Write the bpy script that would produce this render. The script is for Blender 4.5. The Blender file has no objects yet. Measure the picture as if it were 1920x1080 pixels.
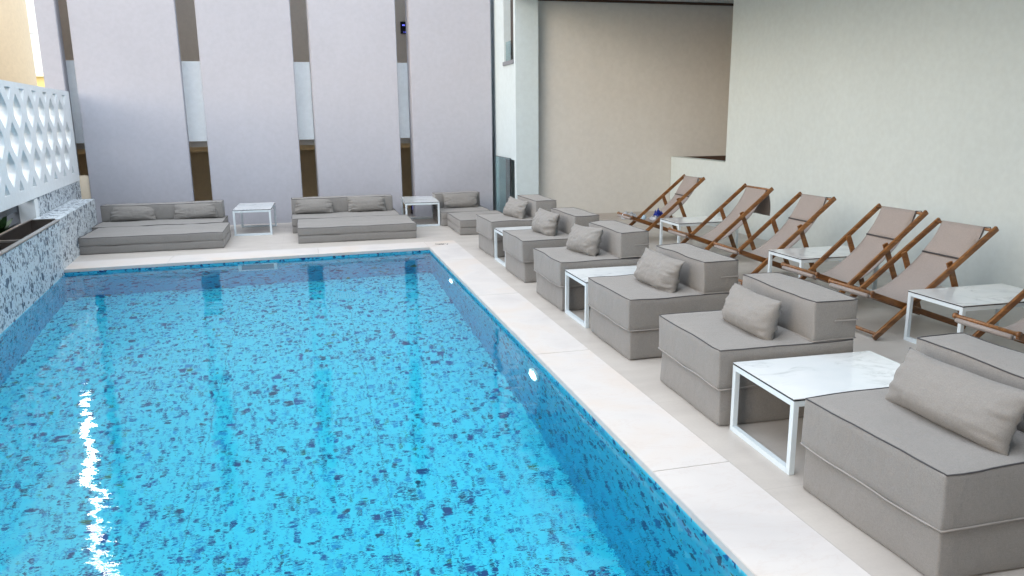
import bpy, bmesh, math, random
from mathutils import Vector, Matrix, noise
random.seed(7)
scene = bpy.context.scene
C = scene.collection
R = math.radians
PI = math.pi

# ------------------------------------------------------------------ camera
cam = bpy.data.cameras.new('camera')
cam.sensor_width = 36.0
cam.lens = 1458.3 / 1920 * 36.0
cam.clip_start = 0.05
cam.clip_end = 2000
camo = bpy.data.objects.new('camera', cam)
C.objects.link(camo)
right = Vector((0.96713, -0.25568, -0.00997)); 
yaw, pitch, roll = R(14.678), R(12.411), R(0.5866)
fw = Vector((math.sin(yaw) * math.cos(pitch), math.cos(yaw) * math.cos(pitch), -math.sin(pitch)))
rt = Vector((math.cos(yaw), -math.sin(yaw), 0))
dn = fw.cross(rt)
rx = rt * math.cos(roll) + dn * math.sin(roll)
dy = -rt * math.sin(roll) + dn * math.cos(roll)
m = Matrix((rx, -dy, -fw)).transposed().to_4x4()
m.translation = (0, 0, 1.75)
camo.matrix_world = m
scene.camera = camo

# ------------------------------------------------------------------ light
SUN_DIR = Vector((0.82, 0.55, -0.30)).normalized()     # the way the light travels
world = bpy.data.worlds.new('World')
scene.world = world
world.use_nodes = True
nt = world.node_tree
nt.nodes.clear()
sky = nt.nodes.new('ShaderNodeTexSky')
sky.sky_type = 'NISHITA'
sky.sun_disc = False
sky.sun_elevation = math.asin(-SUN_DIR.z)
sky.sun_rotation = math.atan2(-SUN_DIR.x, -SUN_DIR.y)
sky.air_density = 1.0
sky.dust_density = 2.0
bg = nt.nodes.new('ShaderNodeBackground')
bg.inputs['Strength'].default_value = 0.15
wo = nt.nodes.new('ShaderNodeOutputWorld')
# thin bright cloud over the clear sky: whiter, and brighter towards the zenith
tcw = nt.nodes.new('ShaderNodeTexCoord')
sep = nt.nodes.new('ShaderNodeSeparateXYZ'); nt.links.new(tcw.outputs['Generated'], sep.inputs[0])
mr = nt.nodes.new('ShaderNodeMapRange'); nt.links.new(sep.outputs[2], mr.inputs[0])
mr.inputs[1].default_value = -0.05; mr.inputs[2].default_value = 1.0; mr.inputs[3].default_value = 3.3; mr.inputs[4].default_value = 14.0
cl = nt.nodes.new('ShaderNodeMix'); cl.data_type = 'RGBA'; cl.blend_type = 'MULTIPLY'; cl.inputs[0].default_value = 1.0
cl.inputs[6].default_value = (0.95, 0.985, 1.03, 1); nt.links.new(mr.outputs[0], cl.inputs[7])
ad = nt.nodes.new('ShaderNodeMix'); ad.data_type = 'RGBA'; ad.blend_type = 'ADD'; ad.inputs[0].default_value = 1.0
dim = nt.nodes.new('ShaderNodeMix'); dim.data_type = 'RGBA'; dim.blend_type = 'MULTIPLY'; dim.inputs[0].default_value = 1.0
dim.inputs[7].default_value = (0.6, 0.55, 0.5, 1); nt.links.new(sky.outputs[0], dim.inputs[6])
nt.links.new(dim.outputs[2], ad.inputs[6]); nt.links.new(cl.outputs[2], ad.inputs[7])
# glow added to the sky beyond the facade, for the streak on the water
def wm(op, a, b=None):
    x = nt.nodes.new('ShaderNodeMath'); x.operation = op
    for i, v in enumerate((a, b)):
        if v is None: continue
        if isinstance(v, (int, float)): x.inputs[i].default_value = v
        else: nt.links.new(v, x.inputs[i])
    return x.outputs[0]
def wdot(vec):
    x = nt.nodes.new('ShaderNodeVectorMath'); x.operation = 'DOT_PRODUCT'
    nt.links.new(tcw.outputs['Generated'], x.inputs[0]); x.inputs[1].default_value = vec
    return x.outputs['Value']
def wrange(v, a, b):
    x = nt.nodes.new('ShaderNodeMapRange'); x.interpolation_type = 'SMOOTHSTEP'
    nt.links.new(v, x.inputs[0]); x.inputs[1].default_value = a; x.inputs[2].default_value = b
    return x.outputs[0]
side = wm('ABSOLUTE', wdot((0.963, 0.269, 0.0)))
added_glow = wm('MULTIPLY', wm('MULTIPLY', wrange(side, 0.12, 0.05), wrange(wdot((-0.269, 0.963, 0.0)), 0.3, 0.5)),
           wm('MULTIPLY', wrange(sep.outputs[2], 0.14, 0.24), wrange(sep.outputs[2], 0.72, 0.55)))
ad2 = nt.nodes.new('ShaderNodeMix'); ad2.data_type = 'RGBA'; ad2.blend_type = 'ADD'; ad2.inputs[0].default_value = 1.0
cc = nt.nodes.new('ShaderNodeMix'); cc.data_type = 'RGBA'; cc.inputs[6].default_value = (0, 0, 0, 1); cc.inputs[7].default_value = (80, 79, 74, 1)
nt.links.new(added_glow, cc.inputs[0])
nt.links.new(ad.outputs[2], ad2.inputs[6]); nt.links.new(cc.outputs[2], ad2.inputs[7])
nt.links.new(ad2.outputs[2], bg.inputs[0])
nt.links.new(bg.outputs[0], wo.inputs[0])
sl = bpy.data.lights.new('sun', 'SUN')
sl.energy = 0.32
sl.angle = R(22)
sl.color = (1.0, 0.99, 0.97)
so = bpy.data.objects.new('sun', sl)
C.objects.link(so)
so.rotation_euler = SUN_DIR.to_track_quat('-Z', 'Y').to_euler()
scene.view_settings.view_transform = 'Standard'
scene.view_settings.look = 'None'
scene.view_settings.exposure = 0.80
scene.view_settings.gamma = 1
scene.view_settings.use_curve_mapping = False
cy = scene.cycles
cy.max_bounces = 10
cy.diffuse_bounces = 5
cy.glossy_bounces = 4
cy.transmission_bounces = 8
cy.transparent_max_bounces = 8
cy.caustics_refractive = True
cy.caustics_reflective = False
cy.sample_clamp_indirect = 6
cy.use_denoising = True

# ------------------------------------------------------------------ materials
def mat(name, col, rough=0.6, metal=0.0, spec=0.5):
    m = bpy.data.materials.new(name)
    m.use_nodes = True
    b = m.node_tree.nodes['Principled BSDF']
    b.inputs['Base Color'].default_value = (*col, 1)
    b.inputs['Roughness'].default_value = rough
    b.inputs['Metallic'].default_value = metal
    b.inputs['Specular IOR Level'].default_value = spec
    return m

class NG:
    """small helper to wire nodes"""
    def __init__(s, m):
        s.t = m.node_tree; s.b = s.t.nodes['Principled BSDF']
        s.tc = s.n('TexCoord')
    def n(s, ty, **kw):
        x = s.t.nodes.new('ShaderNode' + ty)
        for k, v in kw.items(): setattr(x, k, v)
        return x
    def l(s, a, b): s.t.links.new(a, b)
    def pos(s):
        if not hasattr(s, 'g'): s.g = s.n('NewGeometry')
        return s.g.outputs['Position']
    def math(s, op, a, b=None, c=None):
        x = s.n('Math', operation=op)
        for i, v in enumerate((a, b, c)):
            if v is None: continue
            if isinstance(v, (int, float)): x.inputs[i].default_value = v
            else: s.l(v, x.inputs[i])
        return x.outputs[0]
    def noise(s, vec, scale, detail=3, rough=0.5, dist=0):
        x = s.n('TexNoise'); s.l(vec, x.inputs['Vector'])
        x.inputs['Scale'].default_value = scale; x.inputs['Detail'].default_value = detail
        x.inputs['Roughness'].default_value = rough; x.inputs['Distortion'].default_value = dist
        return x.outputs['Fac']
    def mapping(s, vec, scale=(1, 1, 1), rot=(0, 0, 0)):
        x = s.n('Mapping'); s.l(vec, x.inputs[0])
        x.inputs['Scale'].default_value = scale; x.inputs['Rotation'].default_value = rot
        return x.outputs[0]
    def ramp(s, fac, stops, mode='LINEAR'):
        x = s.n('ValToRGB'); s.l(fac, x.inputs[0])
        cr = x.color_ramp; cr.interpolation = mode
        while len(cr.elements) < len(stops): cr.elements.new(0.5)
        for e, (p, c) in zip(cr.elements, stops):
            e.position = p
            e.color = (*c, 1) if len(c) == 3 else c
        return x.outputs[0]
    def mix(s, fac, a, b, mode='MIX'):
        x = s.n('Mix', data_type='RGBA', blend_type=mode)
        for i, v in ((0, fac), (6, a), (7, b)):
            if isinstance(v, (int, float)): x.inputs[i].default_value = v
            elif isinstance(v, tuple): x.inputs[i].default_value = (*v, 1)
            else: s.l(v, x.inputs[i])
        return x.outputs[2]
    def bump(s, h, strength=0.3, dist=0.01, normal=None):
        x = s.n('Bump'); s.l(h, x.inputs['Height'])
        x.inputs['Strength'].default_value = strength; x.inputs['Distance'].default_value = dist
        if normal: s.l(normal, x.inputs['Normal'])
        s.l(x.outputs[0], s.b.inputs['Normal'])
        return x.outputs[0]

def plaster(name, col, var=0.05, tint=None):
    m = mat(name, col, 0.85, spec=0.25)
    g = NG(m); p = g.pos()
    big = g.noise(g.mapping(p, (1, 1, 0.6)), 0.9, 4, 0.6)
    fine = g.noise(p, 14, 4, 0.6)
    d = tuple(c * (1 - var) for c in col); u = tuple(min(1, c * (1 + var)) for c in col)
    base = g.ramp(big, [(0.3, d), (0.7, u)])
    base = g.mix(0.12, base, g.ramp(fine, [(0.35, (0.55, 0.55, 0.55)), (0.65, (1, 1, 1))]), 'MULTIPLY')
    g.l(base, g.b.inputs['Base Color'])
    h = g.math('ADD', g.math('MULTIPLY', g.noise(p, 120, 3, 0.6), 0.35), g.math('MULTIPLY', g.noise(p, 2.2, 3), 0.7))
    g.bump(h, 0.35, 0.006)
    return m

M = {}
M['lavender'] = plaster('lavender_plaster', (0.395, 0.405, 0.455), 0.03)
M['white_wall'] = plaster('white_plaster', (0.54, 0.61, 0.62), 0.025)
M['cool_wall'] = plaster('cool_white_plaster', (0.52, 0.61, 0.65), 0.02)
M['recess'] = plaster('warm_plaster', (0.60, 0.60, 0.58), 0.03)
M['tan'] = plaster('tan_plaster', (0.74, 0.66, 0.57), 0.04)
M['brown'] = plaster('dark_brown_plaster', (0.78, 0.60, 0.36), 0.06)
M['cream'] = plaster('cream_plaster', (0.86, 0.76, 0.60), 0.04)
M['grey_conc'] = plaster('grey_render', (0.20, 0.22, 0.25), 0.08)
M['yellow'] = plaster('yellow_plaster', (0.75, 0.62, 0.28), 0.08)
M['screen_white'] = plaster('white_screen_paint', (0.74, 0.79, 0.82), 0.01)
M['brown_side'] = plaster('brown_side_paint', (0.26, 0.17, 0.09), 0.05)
M['umber'] = plaster('umber_plaster', (0.34, 0.24, 0.17), 0.25)
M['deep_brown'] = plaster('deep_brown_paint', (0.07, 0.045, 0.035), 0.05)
M['parapet'] = plaster('pale_blue_plaster', (0.90, 0.95, 0.97), 0.02)
M['metal_white'] = mat('white_powder_coat', (0.58, 0.66, 0.71), 0.35)
M['black'] = mat('black_trim', (0.015, 0.015, 0.02), 0.5)
M['screen'] = mat('dark_glass_screen', (0.006, 0.006, 0.02), 0.12)
M['steel'] = mat('brushed_steel', (0.36, 0.33, 0.31), 0.32, 1.0)
M['steel_rim'] = mat('polished_steel_rim', (0.62, 0.60, 0.58), 0.3, 1.0)
M['dark_frame'] = mat('dark_bronze_frame', (0.035, 0.022, 0.018), 0.4)
M['plastic_white'] = mat('pool_white_plastic', (0.8, 0.85, 0.88), 0.4)
M['skimmer_dark'] = mat('skimmer_throat', (0.05, 0.2, 0.3), 0.6)
M['leaf'] = mat('leaf_green', (0.035, 0.09, 0.03), 0.5)
M['soil'] = mat('dark_soil', (0.03, 0.022, 0.016), 0.95)
M['terracotta'] = mat('orange_petal', (0.62, 0.22, 0.10), 0.6)
M['cable'] = mat('steel_cable', (0.25, 0.25, 0.25), 0.4, 0.8)
M['ink'] = mat('dark_grey_lettering', (0.05, 0.05, 0.055), 0.7)
M['bottle_blue'] = mat('pale_blue_plastic', (0.35, 0.50, 0.62), 0.35)
M['cap_dark'] = mat('navy_plastic', (0.01, 0.03, 0.09), 0.35)

def set_ground():
    m = mat('paved_ground', (0.30, 0.29, 0.27), 0.9)
    g = NG(m); g.l(g.ramp(g.noise(g.pos(), 0.5, 5), [(0.3, (0.2, 0.19, 0.17)), (0.7, (0.36, 0.34, 0.31))]), g.b.inputs['Base Color'])
    return m
M['ground'] = set_ground()

# ---- terrazzo: chips of several colours in a pale matrix
def terrazzo(name, base, chip_ramp, small_ramp, size=1.0, p_big=0.13, p_small=0.33, joints=True, rough=0.45):
    m = mat(name, base, rough)
    g = NG(m); p = g.pos()
    wob = g.n('TexNoise'); g.l(p, wob.inputs['Vector']); wob.inputs['Scale'].default_value = 26 / size; wob.inputs['Detail'].default_value = 2
    off = g.n('VectorMath', operation='MULTIPLY_ADD')
    g.l(wob.outputs['Color'], off.inputs[0]); off.inputs[1].default_value = (0.03 * size,) * 3; g.l(p, off.inputs[2])
    pv = off.outputs[0]
    def layer(scale, prob, lo, hi, seed):
        mp = g.n('Mapping'); g.l(pv, mp.inputs[0]); mp.inputs['Location'].default_value = (seed, seed * 1.7, seed * .6)
        mp.inputs['Rotation'].default_value = (0.3 * seed, 0.2, 0.5)
        v = g.n('TexVoronoi', feature='F1'); g.l(mp.outputs[0], v.inputs['Vector']); v.inputs['Scale'].default_value = scale / size
        e = g.n('TexVoronoi', feature='DISTANCE_TO_EDGE'); g.l(mp.outputs[0], e.inputs['Vector']); e.inputs['Scale'].default_value = scale / size
        sep = g.n('SeparateColor'); g.l(v.outputs['Color'], sep.inputs[0])
        pick = g.math('LESS_THAN', sep.outputs[0], prob)
        # shrink the chip by an amount of its own
        thr = g.math('MULTIPLY_ADD', sep.outputs[1], hi - lo, lo)
        inside = g.math('GREATER_THAN', e.outputs['Distance'], thr)
        return g.math('MULTIPLY', pick, inside), sep.outputs[2]
    big, cb = layer(10.5, p_big, 0.05, 0.22, 1.3)
    mid, cm = layer(17.0, p_small, 0.05, 0.24, 4.1)
    sml, cs = layer(34.0, p_small * 1.1, 0.05, 0.22, 7.7)
    mott = g.noise(p, 9 / size, 4, 0.6)
    d = tuple(c * 0.93 for c in base)
    col = g.ramp(mott, [(0.35, d), (0.65, base)])
    col = g.mix(sml, col, g.ramp(cs, small_ramp, 'CONSTANT'))
    col = g.mix(mid, col, g.ramp(cm, chip_ramp, 'CONSTANT'))
    col = g.mix(big, col, g.ramp(cb, chip_ramp, 'CONSTANT'))
    if joints:
        sx = g.n('SeparateXYZ'); g.l(p, sx.inputs[0])
        def joint(o, s0, step, w=0.0035):
            a = g.math('ABSOLUTE', g.math('SUBTRACT', g.math('PINGPONG', g.math('SUBTRACT', o, s0), step / 2), 0.0))
            return g.math('LESS_THAN', a, w)
        j = g.math('MAXIMUM', joint(sx.outputs[0], 0.40, 1.235), joint(sx.outputs[1], 3.1, 2.42, 0.003))
        col = g.mix(g.math('MULTIPLY', j, 0.55), col, (0.05, 0.10, 0.14))
    g.l(col, g.b.inputs['Base Color'])
    return m

chips = [(0.0, (0.008, 0.05, 0.19)), (0.40, (0.008, 0.10, 0.30)), (0.60, (0.02, 0.05, 0.12)), (0.72, (0.08, 0.34, 0.58)),
         (0.86, (0.25, 0.62, 0.76)), (0.955, (0.10, 0.16, 0.05))]
smallc = [(0.0, (0.02, 0.09, 0.30)), (0.40, (0.10, 0.40, 0.62)), (0.70, (0.30, 0.68, 0.80)), (0.94, (0.05, 0.10, 0.06))]
M['pool_terrazzo'] = terrazzo('pool_terrazzo', (0.52, 0.93, 0.95), chips, smallc, 0.68)
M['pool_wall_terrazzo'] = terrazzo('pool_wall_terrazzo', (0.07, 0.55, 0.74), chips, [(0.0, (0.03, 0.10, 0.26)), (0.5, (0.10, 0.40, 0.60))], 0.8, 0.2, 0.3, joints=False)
M['wall_terrazzo'] = terrazzo('dry_terrazzo', (0.56, 0.63, 0.68), [(0.0, (0.035, 0.06, 0.10)), (0.5, (0.07, 0.11, 0.16)), (0.8, (0.20, 0.26, 0.31))],
                              [(0.0, (0.06, 0.09, 0.13)), (0.5, (0.16, 0.20, 0.24)), (0.8, (0.30, 0.36, 0.40))], 0.8, 0.24, 0.28, joints=False, rough=0.5)

def marble_coping():
    m = mat('white_marble_coping', (0.6, 0.6, 0.6), 0.45)
    g = NG(m); p = g.pos()
    big = g.noise(p, 1.3, 4, 0.55, 0.6)
    col = g.ramp(big, [(0.3, (0.47, 0.455, 0.45)), (0.5, (0.54, 0.52, 0.505)), (0.72, (0.54, 0.475, 0.42))])
    vein = g.noise(g.mapping(p, (1, 2.6, 1), (0, 0, 0.35)), 1.6, 6, 0.65, 1.5)
    vv = g.math('ABSOLUTE', g.math('SUBTRACT', vein, 0.5))
    vf = g.ramp(vv, [(0.0, (1, 1, 1)), (0.02, (0, 0, 0))])
    col = g.mix(g.math('MULTIPLY', vf, 0.16), col, (0.42, 0.33, 0.29))
    g.l(col, g.b.inputs['Base Color'])
    g.bump(g.noise(p, 90, 3, 0.6), 0.25, 0.002)
    return m
M['coping'] = marble_coping()

def deck_mat():
    m = mat('pale_porcelain_deck', (0.55, 0.53, 0.51), 0.42)
    g = NG(m); p = g.pos()
    a = g.noise(g.mapping(p, (0.6, 2.4, 1)), 1.4, 5, 0.6, 0.4)
    col = g.ramp(a, [(0.3, (0.40, 0.375, 0.35)), (0.6, (0.455, 0.43, 0.40)), (0.8, (0.43, 0.40, 0.375))])
    fine = g.noise(p, 60, 3, 0.7)
    col = g.mix(0.12, col, g.ramp(fine, [(0.3, (0.6, 0.6, 0.6)), (0.7, (1, 1, 1))]), 'MULTIPLY')
    sx = g.n('SeparateXYZ'); g.l(p, sx.inputs[0])
    def joint(o, s0, step, w):
        return g.math('LESS_THAN', g.math('PINGPONG', g.math('SUBTRACT', o, s0), step / 2), w)
    j = g.math('MAXIMUM', joint(sx.outputs[0], 2.02, 1.2, 0.0018), joint(sx.outputs[1], 3.0, 1.2, 0.0018))
    col = g.mix(g.math('MULTIPLY', j, 0.35), col, (0.25, 0.23, 0.21))
    g.l(col, g.b.inputs['Base Color'])
    r = g.ramp(g.noise(p, 3, 4, 0.6), [(0.3, (0.34,) * 3), (0.7, (0.5,) * 3)])
    g.l(r, g.b.inputs['Roughness'])
    return m
M['deck'] = deck_mat()

def fabric(name, col, scale=1.0, warm=(1.0, 0.97, 0.93)):
    m = mat(name, col, 0.9, spec=0.2)
    g = NG(m); o = g.tc.outputs['Object']
    mott = g.noise(o, 260, 3, 0.8)
    w1 = g.noise(g.mapping(o, (40, 900, 900)), 1, 2, 0.6)
    w2 = g.noise(g.mapping(o, (900, 40, 900)), 1, 2, 0.6)
    w3 = g.noise(g.mapping(o, (900, 900, 40)), 1, 2, 0.6)
    w = g.math('MULTIPLY', g.math('ADD', g.math('ADD', w1, w2), w3), 0.3333)
    mm = g.math('ADD', g.math('MULTIPLY', w, 0.6), g.math('MULTIPLY', mott, 0.4))
    lo = tuple(c * 0.80 for c in col); hi = tuple(min(1, c * 1.16) for c in col)
    base = g.ramp(mm, [(0.40, lo), (0.60, hi)])
    big = g.noise(o, 3.5, 4, 0.6)
    base = g.mix(0.5, base, g.ramp(big, [(0.3, (0.90, 0.90, 0.90)), (0.7, (1, 1, 1))]), 'MULTIPLY')
    g.l(base, g.b.inputs['Base Color'])
    g.b.inputs['Sheen Weight'].default_value = 0.15
    g.b.inputs['Sheen Roughness'].default_value = 0.5
    crease = g.noise(g.mapping(o, (1, 1, 0.6)), 7, 4, 0.55, 0.5)
    h = g.math('ADD', g.math('MULTIPLY', w, 0.0016), g.math('MULTIPLY', crease, 0.010))
    g.bump(h, 0.8, 1.0)
    return m
M['cushion'] = fabric('taupe_grey_fabric', (0.225, 0.219, 0.211))
M['cushion_far'] = M['cushion']
M['pillow'] = fabric('pillow_fabric', (0.215, 0.208, 0.198))
M['sling'] = fabric('taupe_sling_canvas', (0.30, 0.268, 0.254))
M['sling_dark'] = fabric('sling_hem', (0.19, 0.15, 0.14))
M['piping'] = mat('dark_piping', (0.045, 0.045, 0.05), 0.8)
M['piping_light'] = mat('light_piping', (0.26, 0.25, 0.24), 0.8)
M['towel'] = fabric('white_blue_cloth', (0.72, 0.76, 0.82))
M['towel_blue'] = fabric('royal_blue_cloth', (0.03, 0.06, 0.45))

def wood():
    m = mat('oiled_teak', (0.26, 0.09, 0.03), 0.38)
    g = NG(m); o = g.tc.outputs['Object']
    n1 = g.noise(g.mapping(o, (3, 40, 18)), 1, 5, 0.65, 0.6)
    col = g.ramp(n1, [(0.3, (0.09, 0.034, 0.009)), (0.5, (0.18, 0.074, 0.019)), (0.7, (0.30, 0.135, 0.038))])
    g.l(col, g.b.inputs['Base Color'])
    g.b.inputs['Coat Weight'].default_value = 0.25
    g.b.inputs['Coat Roughness'].default_value = 0.25
    g.bump(n1, 0.2, 0.002)
    return m
M['wood'] = wood()

def marble_top():
    m = mat('white_marble_top', (0.76, 0.79, 0.81), 0.12)
    g = NG(m); o = g.tc.outputs['Object']
    oi = g.n('ObjectInfo')
    sh = g.n('VectorMath', operation='MULTIPLY_ADD')
    g.l(oi.outputs['Location'], sh.inputs[0]); sh.inputs[1].default_value = (1.7, 2.3, 0); g.l(o, sh.inputs[2])
    q = sh.outputs[0]
    v = g.noise(g.mapping(q, (1.5, 2.6, 1), (0, 0, 0.5)), 1.3, 8, 0.62, 1.4)
    vf = g.ramp(g.math('ABSOLUTE', g.math('SUBTRACT', v, 0.5)), [(0.0, (1, 1, 1)), (0.012, (0.35,) * 3), (0.05, (0, 0, 0))])
    brk = g.ramp(g.noise(q, 3.2, 3), [(0.42, (0, 0, 0)), (0.6, (1, 1, 1))])
    base = g.ramp(g.noise(q, 2.0, 4, 0.6), [(0.3, (0.55, 0.60, 0.63)), (0.7, (0.65, 0.68, 0.69))])
    col = g.mix(g.math('MULTIPLY', g.math('MULTIPLY', vf, brk), 0.65), base, (0.30, 0.33, 0.35))
    g.l(col, g.b.inputs['Base Color'])
    return m
M['marble'] = marble_top()

def water_mat():
    m = bpy.data.materials.new('pool_water')
    m.use_nodes = True
    t = m.node_tree; t.nodes.clear()
    g = NG.__new__(NG); g.t = t
    out = g.n('OutputMaterial')
    gl = g.n('BsdfGlass'); gl.inputs['IOR'].default_value = 1.33; gl.inputs['Roughness'].default_value = 0.0
    gl.inputs['Color'].default_value = (1, 1, 1, 1)
    p = g.pos()
    sx = g.n('SeparateXYZ'); g.l(p, sx.inputs[0])
    swell = g.noise(g.mapping(p, (1.0, 1.6, 1), (0, 0, 0.25)), 1.7, 2, 0.5)
    rip = g.noise(g.mapping(p, (1.0, 2.4, 1), (0, 0, -0.12)), 5.5, 1.5, 0.4)
    fine = g.noise(g.mapping(p, (1.0, 2.2, 1), (0, 0, 0.3)), 21, 2, 0.5)
    # the return jet stirs the near right of the pool
    near = g.math('MULTIPLY_ADD', sx.outputs[1], -0.16, 1.35)
    near = g.n('Clamp'); 
    a = g.math('MULTIPLY_ADD', sx.outputs[1], -0.17, 1.45)
    g.l(a, near.inputs[0]); near.inputs[1].default_value = 0.10
    h = g.math('ADD', g.math('MULTIPLY', swell, 0.008),
               g.math('MULTIPLY', near.outputs[0], g.math('ADD', g.math('MULTIPLY', rip, 0.0029), g.math('MULTIPLY', fine, 0.0008))))
    jx = g.n('MapRange', interpolation_type='SMOOTHSTEP'); g.l(sx.outputs[0], jx.inputs[0]); jx.inputs[1].default_value = 0.5; jx.inputs[2].default_value = 1.25
    jy = g.n('MapRange', interpolation_type='SMOOTHSTEP'); g.l(sx.outputs[1], jy.inputs[0]); jy.inputs[1].default_value = 4.7; jy.inputs[2].default_value = 3.4
    jet = g.math('MULTIPLY', g.math('MULTIPLY', jx.outputs[0], jy.outputs[0]), g.math('MULTIPLY', g.noise(g.mapping(p, (1, 1.8, 1), (0, 0, 0.6)), 30, 2, 0.5), 0.0008))
    h = g.math('ADD', h, jet)
    b = g.n('Bump'); g.l(h, b.inputs['Height']); b.inputs['Strength'].default_value = 1.0; b.inputs['Distance'].default_value = 1.0
    g.l(b.outputs[0], gl.inputs['Normal'])
    g.l(gl.outputs[0], out.inputs['Surface'])
    va = g.n('VolumeAbsorption'); va.inputs['Color'].default_value = (0.0, 0.90, 0.985, 1); va.inputs['Density'].default_value = 0.92
    g.l(va.outputs[0], out.inputs['Volume'])
    return m
M['water'] = water_mat()

def glass_mat():
    m = mat('greenish_glass', (0.62, 0.86, 0.88), 0.02)
    b = m.node_tree.nodes['Principled BSDF']
    b.inputs['Transmission Weight'].default_value = 1.0
    b.inputs['IOR'].default_value = 1.45
    return m
M['glass'] = glass_mat()
def emit(name, col, s):
    m = mat(name, col, 0.4)
    b = m.node_tree.nodes['Principled BSDF']
    b.inputs['Emission Color'].default_value = (*col, 1); b.inputs['Emission Strength'].default_value = s
    return m
M['lamp'] = emit('lit_pool_lamp', (0.85, 0.97, 1.0), 7.0)
M['glow_blue'] = emit('screen_glow', (0.12, 0.14, 0.75), 1.0)

# ------------------------------------------------------------------ mesh helpers
def link_mesh(name, bm, mats, parent=None, smooth=False, loc=None):
    me = bpy.data.meshes.new(name)
    bm.normal_update()
    bm.to_mesh(me); bm.free()
    for mm in (mats if isinstance(mats, (list, tuple)) else [mats]): me.materials.append(mm)
    if smooth:
        for p in me.polygons: p.use_smooth = True
    o = bpy.data.objects.new(name, me)
    C.objects.link(o)
    if parent: o.parent = parent
    if loc is not None: o.location = loc
    return o

def tag(o, label=None, cat=None, group=None, kind=None):
    if label: o['label'] = label
    if cat: o['category'] = cat
    if group: o['group'] = group
    if kind: o['kind'] = kind
    return o

def empty(name, loc, rz=0, label=None, cat=None, group=None):
    o = bpy.data.objects.new(name, None)
    C.objects.link(o)
    o.location = loc; o.rotation_euler = (0, 0, rz); o.empty_display_size = 0.1
    tag(o, label, cat, group)
    return o

def add_box(bm, x0, x1, y0, y1, z0, z1, mi=0):
    vs = [bm.verts.new(v) for v in ((x0, y0, z0), (x1, y0, z0), (x1, y1, z0), (x0, y1, z0), (x0, y0, z1), (x1, y0, z1), (x1, y1, z1), (x0, y1, z1))]
    fs = [(0, 3, 2, 1), (4, 5, 6, 7), (0, 1, 5, 4), (1, 2, 6, 5), (2, 3, 7, 6), (3, 0, 4, 7)]
    for f in fs:
        q = bm.faces.new([vs[i] for i in f]); q.material_index = mi

def add_prism(bm, poly, z0, z1, mi=0):
    """poly: list of (x,y) counter-clockwise"""
    a = [bm.verts.new((x, y, z0)) for x, y in poly]; b = [bm.verts.new((x, y, z1)) for x, y in poly]
    f = bm.faces.new(b); f.material_index = mi
    f = bm.faces.new(a[::-1]); f.material_index = mi
    n = len(poly)
    for i in range(n):
        j = (i + 1) % n
        f = bm.faces.new((a[i], a[j], b[j], b[i])); f.material_index = mi

def box_obj(name, m, x0, x1, y0, y1, z0, z1, parent=None, bevel=0.0):
    bm = bmesh.new(); add_box(bm, x0, x1, y0, y1, z0, z1)
    if bevel: bmesh.ops.bevel(bm, geom=bm.edges[:], offset=bevel, segments=2, affect='EDGES', profile=0.6)
    return link_mesh(name, bm, m, parent)

def bar(bm, a, b, w, t, up=(0, 0, 1), bev=0.0, ext=0.0):
    """box section from a to b; w across, t in the 'up' direction"""
    a = Vector(a); b = Vector(b); d = (b - a).normalized()
    a = a - d * ext; b = b + d * ext
    u = Vector(up); s = d.cross(u)
    if s.length < 1e-4: s = d.cross(Vector((1, 0, 0)))
    s.normalize(); u = s.cross(d).normalized()
    tmp = bmesh.new()
    vs = []
    for q in (a, b):
        for i, j in ((-1, -1), (1, -1), (1, 1), (-1, 1)):
            vs.append(tmp.verts.new(q + s * (w / 2 * i) + u * (t / 2 * j)))
    for f in ((0, 1, 2, 3), (7, 6, 5, 4), (0, 4, 5, 1), (1, 5, 6, 2), (2, 6, 7, 3), (3, 7, 4, 0)):
        tmp.faces.new([vs[i] for i in f])
    bmesh.ops.recalc_face_normals(tmp, faces=tmp.faces[:])
    if bev: bmesh.ops.bevel(tmp, geom=tmp.edges[:], offset=bev, segments=2, affect='EDGES', profile=0.6)
    me = bpy.data.meshes.new('tmp'); tmp.to_mesh(me); tmp.free(); bm.from_mesh(me); bpy.data.meshes.remove(me)

def tube(bm, pts, r, seg=8, closed=False, cap=True):
    pts = [Vector(p) for p in pts]; n = len(pts); rings = []
    prev = None
    for i, p in enumerate(pts):
        if closed: d = (pts[(i + 1) % n] - pts[i - 1]).normalized()
        else: d = (pts[min(i + 1, n - 1)] - pts[max(i - 1, 0)]).normalized()
        ref = prev if prev is not None else (Vector((0, 0, 1)) if abs(d.z) < 0.9 else Vector((1, 0, 0)))
        s = d.cross(ref)
        if s.length < 1e-5: s = d.cross(Vector((0.3, 1, 0.2)))
        s.normalize(); u = s.cross(d).normalized(); prev = u
        rr = r[i] if isinstance(r, (list, tuple)) else r
        rings.append([bm.verts.new(p + (s * math.cos(2 * PI * k / seg) + u * math.sin(2 * PI * k / seg)) * rr) for k in range(seg)])
    m_ = n if closed else n - 1
    for i in range(m_):
        A = rings[i]; B = rings[(i + 1) % n]
        for k in range(seg):
            bm.faces.new((A[k], A[(k + 1) % seg], B[(k + 1) % seg], B[k]))
    if cap and not closed:
        bm.faces.new(rings[0][::-1]); bm.faces.new(rings[-1])

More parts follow.
